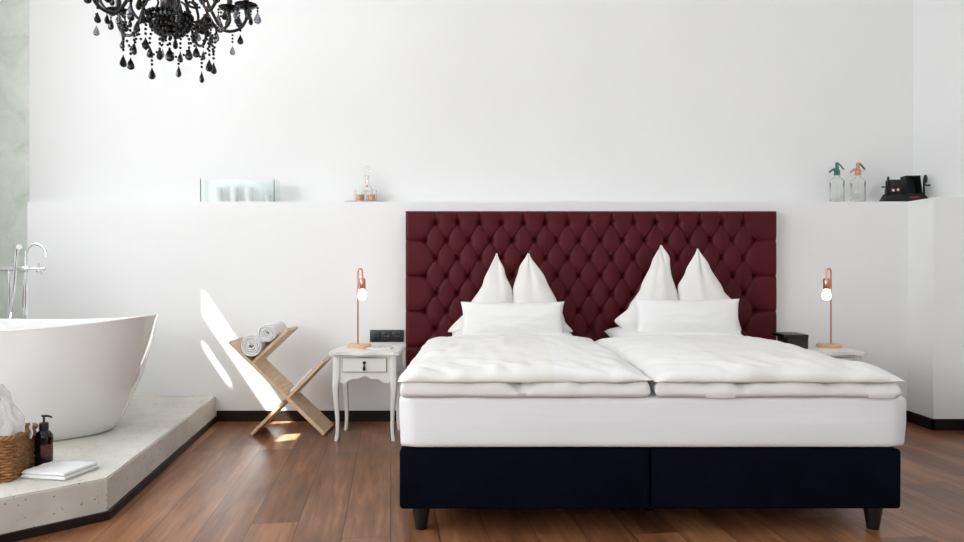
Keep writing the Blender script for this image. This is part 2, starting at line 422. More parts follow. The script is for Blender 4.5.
# ================================================================== BED
bed = empty('bed', (0.636, 3.7, 0), 'wide double bed with oxblood button-tufted headboard and midnight blue box spring base', 'bed')
def loc(o, parent):  # geometry was made in room coordinates
    o.location = -Vector(parent.location); return o
def part(name, bm, m, parent, **k):
    """room-coordinate geometry parented to a thing standing unrotated in the room"""
    base = Vector(parent.location) if parent.parent is None else Vector((0, 0, 0))
    if parent.parent is not None:
        p = parent
        o = obj(name, bm, m, parent, **k); return o
    bmesh.ops.translate(bm, vec=-base, verts=bm.verts)
    return obj(name, bm, m, parent, **k)

BX0, BX1, BY0, BY1 = -0.318, 1.606, 2.705, 4.66
for k, (a, b) in enumerate(((BX0 + .006, 0.634), (0.640, BX1 - .022))):
    bm = BM(); box(bm, ((a + b) / 2, (BY0 + .01 + BY1) / 2, (.100 + .327) / 2), (b - a, BY1 - BY0 - .01, .227), 0.014, seg=3)
    for v in bm.verts:
        f = noise.noise(Vector((v.co.x * 3, v.co.y * 3, v.co.z * 3))) * .003; v.co.y += f
    o = part('box_spring', bm, 'navy', bed); tag(o, 'midnight blue fabric box spring half')
for (x, y) in ((-.237, 2.80), (1.52, 2.80), (.59, 3.02), (.70, 3.02), (-.19, 4.5), (1.46, 4.5)):
    bm = BM(); lathe(bm, [(0, 0), (.022, 0), (.023, .004), (.036, .085), (.037, .102), (0, .102)], (x, y, 0), 20)
    part('leg', bm, 'blackleg', bed)
def mattress():
    bm = BM()
    box(bm, ((BX0 + BX1) / 2, (BY0 + BY1) / 2, (.328 + .532) / 2), (BX1 - BX0, BY1 - BY0, .204))
    bmesh.ops.subdivide_edges(bm, edges=bm.edges, cuts=26, use_grid_fill=True)
    cx, cy, cz = (BX0 + BX1) / 2, (BY0 + BY1) / 2, .430
    hx, hy, hz = (BX1 - BX0) / 2, (BY1 - BY0) / 2, .102
    r = .028
    for v in bm.verts:
        p = v.co - Vector((cx, cy, cz))
        q = Vector((max(-hx + r, min(hx - r, p.x)), max(-hy + r, min(hy - r, p.y)), max(-hz + r, min(hz - r, p.z))))
        dd = p - q
        if dd.length > 1e-6: p = q + dd.normalized() * r
        # pulled cloth ripples, slight inward lean near the bottom
        wv = noise.noise(Vector((v.co.x * 1.6, v.co.y * 1.6, v.co.z * 13))) * .0035
        if p.y < -hy + .02: p.y += wv + .004 * max(0, -p.z / hz)
        if abs(p.x) > hx - .02: p.x += math.copysign(wv, p.x) * 1 - math.copysign(.006 * max(0, -p.z / hz), p.x)
        v.co = p + Vector((cx, cy, cz))
    return bm
o = part('mattress', mattress(), 'sheet', bed, angle=80); tag(o, 'mattress under a white fitted sheet')

# headboard ------------------------------------------------------------
HX0, HX1, HZ0, HZ1, HY = -0.500, 1.926, 0.12, 1.392, 4.675
TX0, TZ0, TPX, TPZ = -0.303, 1.314, 0.1437, 0.1153
def tuft(x, z):
    u = (x - TX0) / TPX; v = (TZ0 - z) / TPZ
    def seg(d, wd): return math.exp(-(d / wd) ** 2)
    inner_z = v >= 0
    row = 1 if int(math.floor(v)) % 2 else 0
    uL = -0.5; uR = 14.5
    # button dimple distance
    best = 9
    for rr in (math.floor(v), math.floor(v) + 1):
        if rr < 0: continue
        offu = 0 if rr % 2 == 0 else -0.5
        k = round(u - offu)
        k = max(0, min(k, 14 if rr % 2 == 0 else 15))
        dx = (u - (k + offu)) * TPX; dz = (v - rr) * TPZ
        best = min(best, math.hypot(dx, dz))
    crease = 0
    def creased(duv, along):  # duv metres from crease line, along 0 at button .. 1 mid
        return seg(duv, .0036) * (.45 + .55 * (1 - along)) * .0075 + math.exp(-abs(duv) / .012) * .0095
    if v < 0:  # plain top border with vertical pleats
        k = round(u); k = max(0, min(14, k))
        d = abs(u - k) * TPX; crease = creased(d, min(1, -v / .7))
    else:
        p = u - v / 2; q = u + v / 2
        # rows alternate: lattice points at integer p and q
        dp = abs(p - round(p)) * TPX * .85; dq = abs(q - round(q)) * TPX * .85
        alp = 2 * abs(q - round(q)); alq = 2 * abs(p - round(p))
        if u < uL or u > uR or (u < 0 and (v - abs(u) * 0) is None):
            rr = round((v - 1) / 2) * 2 + 1
            d = abs(v - rr) * TPZ
            crease = creased(d, min(1, (uL - u if u < uL else u - uR) / .8)) if rr >= 1 else 0
        else:
            crease = max(creased(dp, alp), creased(dq, alq))
            # zigzag boundary: left and right of the outer triangles stay creased by the same lines
    dim = math.exp(-(best / .012) ** 2) * .018 + math.exp(-best / .020) * .028
    puff = .036
    h = puff - crease - dim
    # rounded outer edge
    e = min(x - HX0, HX1 - x, HZ1 - z)
    rr = .022
    if e < rr: h -= (rr - math.sqrt(max(0, rr * rr - (rr - e) ** 2))) * 1.3
    h += noise.noise(Vector((x * 9, z * 9, 1))) * .002 + noise.noise(Vector((x * 40, z * 18, 3))) * .0007
    return h
bm = BM()
nx, nz = 400, 190
ZL = 0.30
g = sheet(bm, lambda a, b: (HX0 + (HX1 - HX0) * a, HY + .045 - tuft(HX0 + (HX1 - HX0) * a, ZL + (HZ1 - ZL) * b), ZL + (HZ1 - ZL) * b), nx, nz)
# side and back shell
yb = YW - .003
def rim(vs, pt): 
    ws = [bm.verts.new(pt(v.co)) for v in vs]
    for i in range(len(vs) - 1): bm.faces.new((vs[i], vs[i + 1], ws[i + 1], ws[i]))
rim([g[0][j] for j in range(nz + 1)], lambda c: (c.x, yb, c.z)); rim([g[nx][j] for j in range(nz + 1)], lambda c: (c.x, yb, c.z))
rim([g[i][nz] for i in range(nx + 1)], lambda c: (c.x, yb, c.z)); rim([g[i][0] for i in range(nx + 1)], lambda c: (c.x, yb, c.z))
head = part('headboard', bm, 'leather', bed, angle=75); tag(head, 'oxblood leather headboard with deep diamond tufting')
bm = BM(); box(bm, ((HX0 + HX1) / 2, HY + .08, ZL / 2), (HX1 - HX0 - .01, .08, ZL - .002), .01); part('headboard_plinth', bm, 'leather', bed)
# buttons that are not behind the pillows
def hidden_px(px, py):
    for poly in ([(497, 262), (452, 332), (570, 332), (529, 262), (513, 300)], [(663, 256), (622, 325), (742, 325), (700, 260), (679, 290)]):
        ins = False
        for i in range(len(poly)):
            (x1, y1), (x2, y2) = poly[i - 1], poly[i]
            if (y1 > py) != (y2 > py) and px < (x2 - x1) * (py - y1) / (y2 - y1) + x1: ins = not ins
        if ins: return True
    return False
bb = None
for rr in range(7):
    for k in range(15 if rr % 2 == 0 else 16):
        x = TX0 + (k - (0 if rr % 2 == 0 else .5)) * TPX; z = TZ0 - rr * TPZ
        y = HY + .045 - tuft(x, z)
        s = FPX / y; px = 482 + x * s; py = 271 - (z - 1) * s
        if hidden_px(px, py): continue
        if bb is None:
            bm = BM(); lathe(bm, [(0, .006), (.007, .005), (.0108, .001), (.0115, -.003), (0, -.003)], n=14, mtx=Matrix.Rotation(R(90), 4, 'X'))
            bb = obj('button', bm, 'button', head); o = bb
        else:
            o = bb.copy(); COL.objects.link(o); o.parent = head
        o.location = Vector((x, y - .001, z)) - Vector(bed.location)

# ================================================================== PILLOWS AND DUVETS
def tent(name, label, L, Rr, z0, z1, D, T, seed, lean=0.05):
    """upright pillow folded to a point; L, Rr: profiles [(v, x)] bottom to peak"""
    cx = (L[0][1] + Rr[0][1]) / 2
    bm = BM()
    n, m_ = 56, 48
    def pt(a, b, side):
        v = b
        l = interp(L, v); r = interp(Rr, v)
        s = a * 2 - 1
        x = l + (r - l) * a
        wdt = (r - l) / 2
        t = T * (0.22 + .78 * math.sin(PI * min(1, .30 + .70 * (1 - v)) * .5 + 0) ** 1.0 * (1 - v) ** .35) * min(1, wdt / .10)
        if v < .12: t *= .55 + .45 * math.sqrt(max(0, v / .12))
        e = max(0, 1 - s * s) ** .55
        # soft folds fanning out from the peak
        ang = (x - (L[-1][1] + Rr[-1][1]) / 2) / max(.08, (1.05 - v))
        f = noise.noise(Vector((ang * 7 + seed, v * 2.0, seed))) * .012 + noise.noise(Vector((x * 16, v * 8, seed * 3))) * .005
        f += .010 * math.exp(-((ang - .05) / .05) ** 2) * v
        zz = z0 + (z1 - z0) * v
        y = D + lean * v + (-1 if side == 0 else 1) * (t * e) + (f * e if side == 0 else 0)
        xx = x + noise.noise(Vector((v * 6, seed, s))) * .004
        return Vector((xx, y, zz))
    g0 = sheet(bm, lambda a, b: pt(a, b, 0), n, m_)
    g1 = sheet(bm, lambda a, b: pt(a, b, 1), n, m_)
    bmesh.ops.remove_doubles(bm, verts=bm.verts, dist=.0008)
    bmesh.ops.holes_fill(bm, edges=[e for e in bm.edges if e.is_boundary], sides=0)
    bmesh.ops.translate(bm, vec=(-cx, -D, -z0), verts=bm.verts)
    o = obj(name, bm, 'linen2', angle=85); o.location = (cx, D, z0)
    return tag(o, label, 'pillow', 'upright pointed pillows')
def px2x(px, D=4.42): return (px - 482) * D / FPX
def vz(py, D, z0, z1): return ((1 + (271 - py) * D / FPX) - z0) / (z1 - z0)
def prof(pts, D, z0, z1):
    q = sorted([(vz(py, D, z0, z1), px2x(px, D)) for px, py in pts]); return q
D = 4.42; zt = 1 + 18 * D / FPX; z0 = .625
tent('pointed_pillow', 'leftmost upright pointed white pillow on the bed, nearest the left lamp',
     prof([(496.0, 253), (483, 283), (469, 307), (448, 331)], D, z0, zt), prof([(497.6, 253), (505, 272), (512, 291), (514, 306), (514, 331)], D, z0, zt), z0, zt, D, .075, 1.3)
tent('pointed_pillow', 'upright pointed white pillow second from left, leaning beside the leftmost pointed one',
     prof([(528.0, 252.6), (519, 269), (513, 290), (511, 306), (510, 331)], D, z0, zt), prof([(529.6, 252.6), (546.6, 280), (558, 303), (565, 321), (573, 331)], D, z0, zt), z0, zt, D, .075, 4.1)
zt2 = 1 + 26.2 * D / FPX; zt3 = 1 + 22.6 * D / FPX; z0 = .635
tent('pointed_pillow', 'tallest upright pointed white pillow, third from left, with a flared left corner',
     prof([(662.6, 244.8), (653, 263), (641, 288), (629, 308), (614.5, 321), (624, 331)], D, z0, zt2), prof([(664, 244.8), (671.5, 258), (673, 275), (680, 300), (683, 331)], D, z0, zt2), z0, zt2, D, .075, 7.7)
tent('pointed_pillow', 'rightmost upright pointed white pillow in front of the tufted headboard',
     prof([(699.4, 248.4), (687, 272), (679, 286), (679, 305), (678, 331)], D, z0, zt3), prof([(700.8, 248.4), (711.5, 266), (725, 291), (734, 302), (742, 331)], D, z0, zt3), z0, zt3, D, .075, 9.2)

def cushion(name, label, cat, group, c, w_, h_, T, m, tilt, seed, ears=.03, rz=0, pinch=.05, n=40):
    """soft pillow in its own xz-plane (w wide, h high), rotated by tilt about x"""
    bm = BM()
    def pt(a, b, side):
        u, v = a * 2 - 1, b * 2 - 1
        x = u * (1 - pinch * (1 - v * v)) * w_ / 2
        z = v * (1 - pinch * 2.0 * (1 - u * u) * (1 if v > 0 else .4)) * h_ / 2
        e = (max(0, 1 - u * u) ** .5 * max(0, 1 - v * v) ** .5) ** .75
        f = noise.noise(Vector((u * 3 + seed, v * 3, side + seed))) * .10 + noise.noise(Vector((u * 9, v * 5 + seed, 2))) * .04
        return Vector((x, (-1 if side == 0 else 1) * T * .5 * e * (1 + f), z))
    sheet(bm, lambda a, b: pt(a, b, 0), n, n); sheet(bm, lambda a, b: pt(a, b, 1), n, n)
    bmesh.ops.remove_doubles(bm, verts=bm.verts, dist=.0004)
    bmesh.ops.rotate(bm, verts=bm.verts, cent=(0, 0, 0), matrix=Matrix.Rotation(tilt, 3, 'X'))
    o = obj(name, bm, m, angle=85); o.location = c; o.rotation_euler = (0, 0, rz)
    return tag(o, label, cat, group)
cushion('cushion', 'small oblong white cushion in front of the left pair of pointed pillows', 'cushion', 'small oblong cushions', (.182, 4.275, .713), .62, .215, .125, 'linen', R(-12), 2.2, n=44)
cushion('cushion', 'small oblong white cushion in front of the right pair of pointed pillows', 'cushion', 'small oblong cushions', (1.222, 4.275, .725), .63, .225, .125, 'linen', R(-12), 5.9, n=44)
cushion('flat_pillow', 'flat white pillow lying under the left pair of pointed pillows', 'pillow', 'flat pillows', (.185, 4.40, .60), .76, .44, .13, 'linen', R(-88), 3.1, pinch=.03)
cushion('flat_pillow', 'flat white pillow lying under the right pair of pointed pillows', 'pillow', 'flat pillows', (1.17, 4.40, .605), .78, .44, .14, 'linen', R(-88), 8.1, pinch=.03)

def slab(bm, x0, x1, y0, y1, zb, T, hfun, seed, nu=110, nv=80, edge=.10, wr=1.0, zt=.5):
    """soft duvet layer. top inflated by hfun(u,v), underside nearly flat"""
    def ed(d, r):
        d = max(0.0, min(d, r)); return math.sqrt(max(0, 1 - (1 - d / r) ** 2))
    def pt(a, b, side):
        x = x0 + (x1 - x0) * a; y = y0 + (y1 - y0) * b
        wob = noise.noise(Vector((x * 5, y * 5, seed))) * .012
        # irregular outline
        if a < .02 or a > .98: x += noise.noise(Vector((y * 7, seed, 1))) * .010
        fr_ = math.exp(-b * (y1 - y0) / .03); y += noise.noise(Vector((x * 5, seed, 2))) * .014 * fr_; dz_ = (noise.noise(Vector((x * 4, seed, 6))) * .010 + noise.noise(Vector((x * 15, seed, 9))) * .004) * fr_
        e = ed((a) * (x1 - x0), edge) * ed((1 - a) * (x1 - x0), edge) * ed(b * (y1 - y0), edge * .6) * ed((1 - b) * (y1 - y0), edge)
        top = T * (.0 + e) + hfun(x, y) * e
        wrk = (noise.noise(Vector((x * 5 + seed, y * 9, 1))) * .007 + noise.noise(Vector((x * 16, y * 6 + seed, 4))) * .004) * wr
        near = math.exp(-b * (y1 - y0) / .12)
        wrk += noise.noise(Vector((x * 13 + y * 12, y * 8, seed))) * .018 * near * wr
        wrk -= .020 * wr * near * max(0, noise.noise(Vector((x * 7 - y * 5, y * 3, seed + 4)))) 
        side_ = math.exp(-min(a, 1 - a) * (x1 - x0) / .09)
        wrk += noise.noise(Vector((x * 6, y * 11 + x * 9, seed + 2))) * .014 * side_ * wr
        if side == 0: z = zb + T * zt * (1 - e) + (top - 0) * 1.0 + wrk * e
        else: z = zb + T * zt * (1 - e)
        z -= .012 * max(0, min(1, (2.712 - y) / .02)) * (zb < .55)
        if zb > .55: z += dz_
        return Vector((x, y, z))
    # denser sampling at the borders
    def wa(t): return .5 - .5 * math.cos(PI * t)
    def mixd(t): return .45 * t + .55 * wa(t)
    sheet(bm, lambda a, b: pt(mixd(a), mixd(b), 0), nu, nv); sheet(bm, lambda a, b: pt(mixd(a), mixd(b), 1), nu, nv)
def duvet(label, x0, x1, y1, seed, seam_x):
    e = empty('duvet', ((x0 + x1) / 2, 3.45, .54), label, 'duvet', 'folded duvets')
    cx = (x0 + x1) / 2
    def low(x, y): return .004
    def up(x, y):
        u = (x - cx) / ((x1 - x0) / 2); v = (y - 2.70) / (y1 - 2.70)
        return .052 * max(0, 1 - abs(u) ** 2.6) * math.sin(PI * min(1, .10 + v * .9)) ** .8 + .006 * noise.noise(Vector((x * 2.5, y * 2, seed)))
    bm = BM(); slab(bm, x0 + .003, x1 - .002, 2.690, y1 - .02, .5325, .052, low, seed, 150, 80, .024, 1.6, .45)
    bmesh.ops.remove_doubles(bm, verts=bm.verts, dist=.0005)
    part('lower_fold', bm, 'linen', e, angle=85)
    bm = BM(); slab(bm, x0 - .004, x1 + .004, 2.678, y1, .578, .045, up, seed + 5, 170, 110, .11, 1.3, .26)
    bmesh.ops.remove_doubles(bm, verts=bm.verts, dist=.0005)
    o = part('upper_fold', bm, 'linen2', e, angle=85)
    o.data.materials.append(M['linen'])   # whiter cloth panel on one side of a seam
    for f in o.data.polygons:
        fx_ = f.center.x + e.location.x; fy_ = f.center.y + e.location.y
        lim = seam_x + .035 * (fy_ - 2.7)
        if (fx_ > lim) == (seam_x < .6): f.material_index = 1
    return e
duvet('thick folded white duvet on the left half of the bed', -.312, .634, 4.16, 3.0, .27)
duvet('thick folded white duvet on the right half of the bed', .646, 1.572, 4.16, 12.0, .93)

# ================================================================== NIGHTSTANDS
def nightstand(x, label):
    e = empty('nightstand', (x, 4.39, 0), label, 'nightstand', 'painted nightstands')
    W_, Dp, H = .375, .33, .528
    # top with serpentine front edge
    bm = BM()
    pl = []
    for i in range(41):
        t = i / 40; xx = -.205 + .41 * t
        pl.append((xx, -Dp / 2 - .022 - .010 * math.cos(4 * PI * t) - (.008 if .06 < t < .94 else 0)))
    pl += [(.205, Dp / 2 + .02), (-.205, Dp / 2 + .02)]
    prism(bm, pl, H - .020, H, .006); obj('tabletop', bm, 'cream_wood', e, angle=30)
    # apron: four panels, front with scalloped lower edge
    bm = BM()
    up = [(-W_ / 2 + .03, H - .021), (W_ / 2 - .03, H - .021)]
    lo = []
    for i in range(31):
        t = i / 30; xx = W_ / 2 - .03 - (W_ - .06) * t
        z = H - .165 + .018 * math.cos(2 * PI * t) * -1 + .008 * math.cos(8 * PI * t) - .004
        lo.append((xx, z))
    prism_xz(bm, up + lo, -Dp / 2 + .010, -Dp / 2 + .024); obj('apron', bm, 'cream_wood', e, smooth=False)
    for s in (-1, 1):
        bm = BM(); box(bm, (s * (W_ / 2 - .014), 0, H - .086), (.014, Dp - .04, .13), .002); obj('side_panel', bm, 'cream_wood', e, smooth=False)
    bm = BM(); box(bm, (0, Dp / 2 - .014, H - .086), (W_ - .06, .014, .13), .002); obj('back_panel', bm, 'cream_wood', e, smooth=False)
    # drawer front in a worn groove
    bm = BM(); box(bm, (0, -Dp / 2 + .0095, H - .080), (.264, .002, .088)); gr = obj('drawer_reveal', bm, 'worn', e, smooth=False)
    bm = BM(); box(bm, (0, -Dp / 2 + .004, H - .080), (.256, .014, .080), .003); dr = obj('drawer', bm, 'cream_wood', e, smooth=False)
    bm = BM()
    lathe(bm, [(0, -.006), (.009, -.005), (.010, 0), (.006, .004), (0, .005)], (0, -Dp / 2 - .006, H - .066), 14, mtx=Matrix.Rotation(R(90), 4, 'X'))
    lathe(bm, [(0, -.045), (.006, -.042), (.009, -.032), (.005, -.018), (.0025, -.008), (.004, 0), (0, .002)], (0, -Dp / 2 - .012, H - .068), 12)
    obj('drawer_pull', bm, 'bronze', dr)
    # cabriole legs
    for sx in (-1, 1):
        for sy in (-1, 1):
            bm = BM()
            pts, rad = [], []
            for z, o_, r_ in ((H - .022, 0, .024), (H - .10, 0, .024), (H - .155, .002, .023), (H - .20, .006, .021), (H - .26, .005, .0175), (H - .34, -.001, .0145), (H - .42, -.004, .012), (.05, -.003, .0115), (.015, .001, .012), (0, .003, .0125)):
                pts.append(Vector((sx * (W_ / 2 - .022 + o_), sy * (Dp / 2 - .018 + o_ * .6), z))); rad.append(r_)
            P2 = smooth_path(pts, 4); n_ = len(P2); rr_ = [rad[min(int(i / 4), len(rad) - 1)] + (rad[min(int(i / 4) + 1, len(rad) - 1)] - rad[min(int(i / 4), len(rad) - 1)]) * ((i % 4) / 4) for i in range(n_)]
            rings = []
            for p, q in zip(P2, rr_):
                c8 = []
                for k in range(16):
                    a = 2 * PI * k / 16; ca, sa = math.cos(a), math.sin(a)
                    ee = (abs(ca) ** 4 + abs(sa) ** 4) ** -.25
                    c8.append(bm.verts.new((p.x + q * ca * ee * .92, p.y + q * sa * ee * .92, p.z)))
                rings.append(c8)
            for a, b in zip(rings[:-1], rings[1:]):
                for k in range(16): bm.faces.new((a[k], a[(k + 1) % 16], b[(k + 1) % 16], b[k]))
            bm.faces.new(rings[0]); bm.faces.new(rings[-1])
            obj('leg', bm, 'cream_wood', e, angle=50)
    return e
nightstand(-.690, 'cream painted nightstand with curved legs, left of the bed beside the wooden towel rack')
nightstand(2.045, 'cream painted nightstand mostly hidden behind the right side of the bed')
NZ = .528

# table lamps
def lamp(x, y, s, label):
    e = empty('table_lamp', (x, y, NZ), label, 'table lamp', 'copper table lamps')
    bm = BM(); lathe(bm, [(0, 0), (.068, 0), (.071, .003), (.071, .017), (.068, .020), (0, .020)], (0, 0, .0005), 40); obj('base', bm, 'lampwood', e)
    bx = -s * .012
    pts = [(bx, 0, .018), (bx, 0, .2), (bx, 0, .465)]
    for k in range(1, 9):
        a = PI * k / 8; pts.append((bx + s * .014 * (1 - math.cos(a)), 0, .465 + .022 * math.sin(a)))
    pts.append((bx + s * .028, 0, .44)); pts.append((bx + s * .028, 0, .42))
    bm = BM(); tube(bm, pts, .0052, 12); obj('stem', bm, 'copper', e, angle=60)
    hx = bx + s * .028
    bm = BM(); lathe(bm, [(0, .428), (.015, .427), (.0195, .420), (.0195, .362), (.018, .360), (0, .362)], (hx, 0, 0), 24); obj('lamp_holder', bm, 'copper', e)
    bm = BM(); lathe(bm, [(.012, .366), (.0125, .357), (.018, .345), (.0245, .332), (.0265, .319), (.0245, .306), (.017, .296), (.009, .2925), (0, .292)], (hx, 0, 0), 24); b = obj('bulb', bm, 'bulb', e, angle=80)
    return e
lamp(-.757, 4.46, 1, 'copper hook table lamp with bare bulb on the left nightstand')
lamp(2.150, 4.46, -1, 'copper hook table lamp with bare bulb on the right nightstand')

# little things on the nightstands
bm = BM(); box(bm, (0, 0, .003), (.15, .09, .006), .001); o = tag(obj('notepad', bm, 'paper', smooth=False), 'white notepad lying on the left nightstand in front of the socket strip', 'notepad')
o.location = (-.62, 4.37, NZ + .0005); o.rotation_euler = (0, 0, R(-6))
bm = BM(); tube(bm, [(-.06, 0, 0), (.045, 0, 0), (.055, 0, 0), (.062, 0, 0)], [.0035, .0035, .003, .0008], 8); o = tag(obj('pencil', bm, 'greypaper'), 'slim grey pencil lying on the white notepad', 'pencil')
o.location = (-.60, 4.38, NZ + .0105); o.rotation_euler = (0, 0, R(14))
bm = BM(); box(bm, (0, 0, .002), (.055, .045, .004), .001); o = tag(obj('card', bm, 'lampwood', smooth=False), 'small tan card lying just in front of the left lamp base', 'card')
o.location = (-.70, 4.345, NZ + .0005); o.rotation_euler = (0, 0, R(20))

# right nightstand: dark folder stack and white card
bk = empty('box', (1.900, 4.43, NZ + .0005), 'dark flat box with overhanging lid on the right nightstand beside the headboard', 'box')
bm = BM(); box(bm, (.010, 0, .034), (.125, .16, .068), .003); obj('box_body', bm, 'darkbook', bk, smooth=False)
bm = BM(); box(bm, (-.004, 0, .078), (.150, .18, .020), .004); obj('lid', bm, 'darkbook', bk, smooth=False)
bm = BM(); prism_xz(bm, [(-.034, 0), (.034, 0), (.034, .062), (-.034, .062)], -.003, -.001); prism_xz(bm, [(-.034, 0), (.034, 0), (.034, .062), (-.034, .062)], .012, .014)
box(bm, (0, .0055, .062), (.068, .017, .0015))
o = tag(obj('table_card', bm, 'paper', smooth=False), 'small white folded card standing left of the right lamp base', 'card'); o.location = (2.035, 4.47, NZ + .0005)
o.location.x = 2.033

# socket strip
ss = empty('socket_strip', (-.634, YW - .0005, .568), 'anthracite three-gang wall socket strip above the left nightstand', 'wall socket')
bm = BM(); box(bm, (0, -.005, 0), (.224, .010, .080), .003); obj('cover_plate', bm, 'socket', ss, angle=30)
for k in range(3):
    x = (k - 1) * .071
    bm = BM(); box(bm, (x, -.0115, 0), (.062, .004, .062), .002); fr = obj('socket', bm, 'socket', ss, angle=30)
    if k:
        bm = BM(); lathe(bm, [(0, .001), (.0175, .001), (.0175, .003), (.0205, .003), (.0205, 0), (0, 0)], (x, -.0135, 0), 24, mtx=Matrix.Rotation(R(90), 4, 'X')); obj('recess', bm, 'socket_in', fr)
        bm = BM()
        for q in (-1, 1): lathe(bm, [(0, .0015), (.003, .0015), (.003, 0)], (x + q * .0095, -.0147, 0), 10, mtx=Matrix.Rotation(R(90), 4, 'X'))
        obj('contact', bm, 'chrome', fr)

# ================================================================== TOWEL RACK (crossed pine boards)
rk = empty('towel_rack', (-1.2, 4.5, 0), 'pale pine rack of crossed boards holding rolled towels, left of the nightstand', 'towel rack')
def board(name, p0, p1, side, y0, y1, t=.02):
    p0, p1 = Vector(p0), Vector(p1); d = (p1 - p0).normalized(); n = Vector((-d.y, d.x)) * side
    bm = BM(); prism_xz(bm, [tuple(p0), tuple(p1), tuple(p1 + n * t), tuple(p0 + n * t)], y0, y1, .0012)
    bmesh.ops.translate(bm, vec=(1.2, -4.5, 0), verts=bm.verts)
    o = obj(name, bm, 'pine', rk, smooth=False); return o
dA = Vector((.583, -.563)).normalized(); nA = Vector((.563, .583)).normalized()
board('long_board', (-1.545, .563), (-.965, .0), 1, 4.37, 4.62, .022)
board('upper_board', (-1.403, .447), (-1.187, .650), -1, 4.375, 4.615, .018)
board('crossing_board', (-1.395, .0), (-1.203, .195), 1, 4.372, 4.618, .018)
board('crossing_board', (-1.184, .212), (-.962, .443), 1, 4.372, 4.618, .018)

def towel_roll(c, r, label, seed):
    e = bpy.data.objects.new('tmp', None)
    bm = BM(); N = 150; turns = 4.3; th = r / (turns + .6)
    for side in (0,):
        inn, out = [], []
        for i in range(N + 1):
            t = i / N; a = t * turns * 2 * PI + seed; rad = .25 * th + (r - th) * t + .0012 * math.sin(a * 5 + seed)
            inn.append((rad * math.cos(a), rad * math.sin(a))); ro = rad + th * .86; out.append((ro * math.cos(a), ro * math.sin(a)))
        ys = (-.13, -.125, .125, .13)
        def ring(y, sh):
            return [bm.verts.new((p[0] * sh + q[0] * (1 - sh), y + .003 * math.sin(3 * i / 7), p[1] * sh + q[1] * (1 - sh))) for i, (p, q) in enumerate(zip(inn, out))]
        rows = []
        for y, sh in ((ys[0], .72), (ys[1], 1), (ys[2], 1), (ys[3], .72), (ys[3], .28), (ys[2], 0), (ys[1], 0), (ys[0], .28)): rows.append(ring(y, sh))
        for k in range(8):
            a, b = rows[k], rows[(k + 1) % 8]
            for i in range(N): bm.faces.new((a[i], a[i + 1], b[i + 1], b[i]))
        bm.faces.new([rw[0] for rw in rows]); bm.faces.new([rw[-1] for rw in rows][::-1])
    o = obj('rolled_towel', bm, 'terry', angle=60); o.location = c
    return tag(o, label, 'towel', 'rolled towels on the rack')
bdir = Vector((.737, .675)); adir = Vector((-.695, .719)); cor = Vector((-1.405, .443))
c1 = cor + bdir * .072 + adir * .071; c2 = cor + bdir * (.072 + .127) + adir * .061
towel_roll((c1.x, 4.49, c1.y + .002), .070, 'larger rolled white towel, lower one in the corner of the pine rack', .5)
towel_roll((c2.x, 4.49, c2.y + .001), .060, 'smaller rolled white towel, upper one on the pine rack', 2.5)
# magazine lying on the crossing board
dC = Vector((.222, .231)).normalized(); nC = Vector((-dC.y, dC.x)); q0 = Vector((-1.150, .248)) + nC * .0195
bm = BM(); q1 = q0 + dC * .19
prism_xz(bm, [tuple(q0), tuple(q1), tuple(q1 + nC * .011), tuple(q0 + nC * .011)], 4.385, 4.60, .001)
tag(obj('magazine', bm, 'paper', smooth=False), 'white magazine leaning on the lower arm of the pine rack', 'magazine')

# ================================================================== BATHTUB
tub = empty('bathtub', (-2.55, 3.76, PLAT), 'large freestanding white oval bathtub on the concrete platform', 'bathtub')
def tub_mesh():
    bm = BM(); n = 128
    # (z frac, a, b) outer, then lip, then inner
    H = .548
    lev = [(0, .60, .365), (.012, .62, .38), (.08, .660, .405), (.155, .697, .425), (.255, .747, .440), (.35, .782, .450), (.45, .811, .456), (.53, .830, .459), (H, .837, .460)]
    lev += [(H + .004, .838, .461), (H + .006, .834, .458), (H + .005, .826, .452), (H - .006, .820, .447)]
    lev += [(.45, .775, .432), (.33, .73, .41), (.20, .65, .36), (.10, .52, .29), (.06, .38, .22), (.05, .15, .1)]
    rings = []
    for z, a, b in lev:
        rg = []
        for i in range(n):
            t = 2 * PI * i / n; cx = math.cos(t); sy = math.sin(t)
            lift = .052 * abs(cx) ** 2.4 * max(0, z / H) ** 1.5
            rg.append(bm.verts.new((a * cx, b * sy, z + lift)))
        rings.append(rg)
    for p, q in zip(rings[:-1], rings[1:]):
        for i in range(n): bm.faces.new((p[i], p[(i + 1) % n], q[(i + 1) % n], q[i]))
    bm.faces.new(rings[0]); bm.faces.new(rings[-1])
    return bm
obj('basin', tub_mesh(), 'ceramic', tub, angle=70)
bm = BM(); lathe(bm, [(0, .012), (.02, .012), (.032, .008), (.034, 0), (0, 0)], (0, 0, .052), 24); obj('drain_cap', bm, 'chrome', tub)

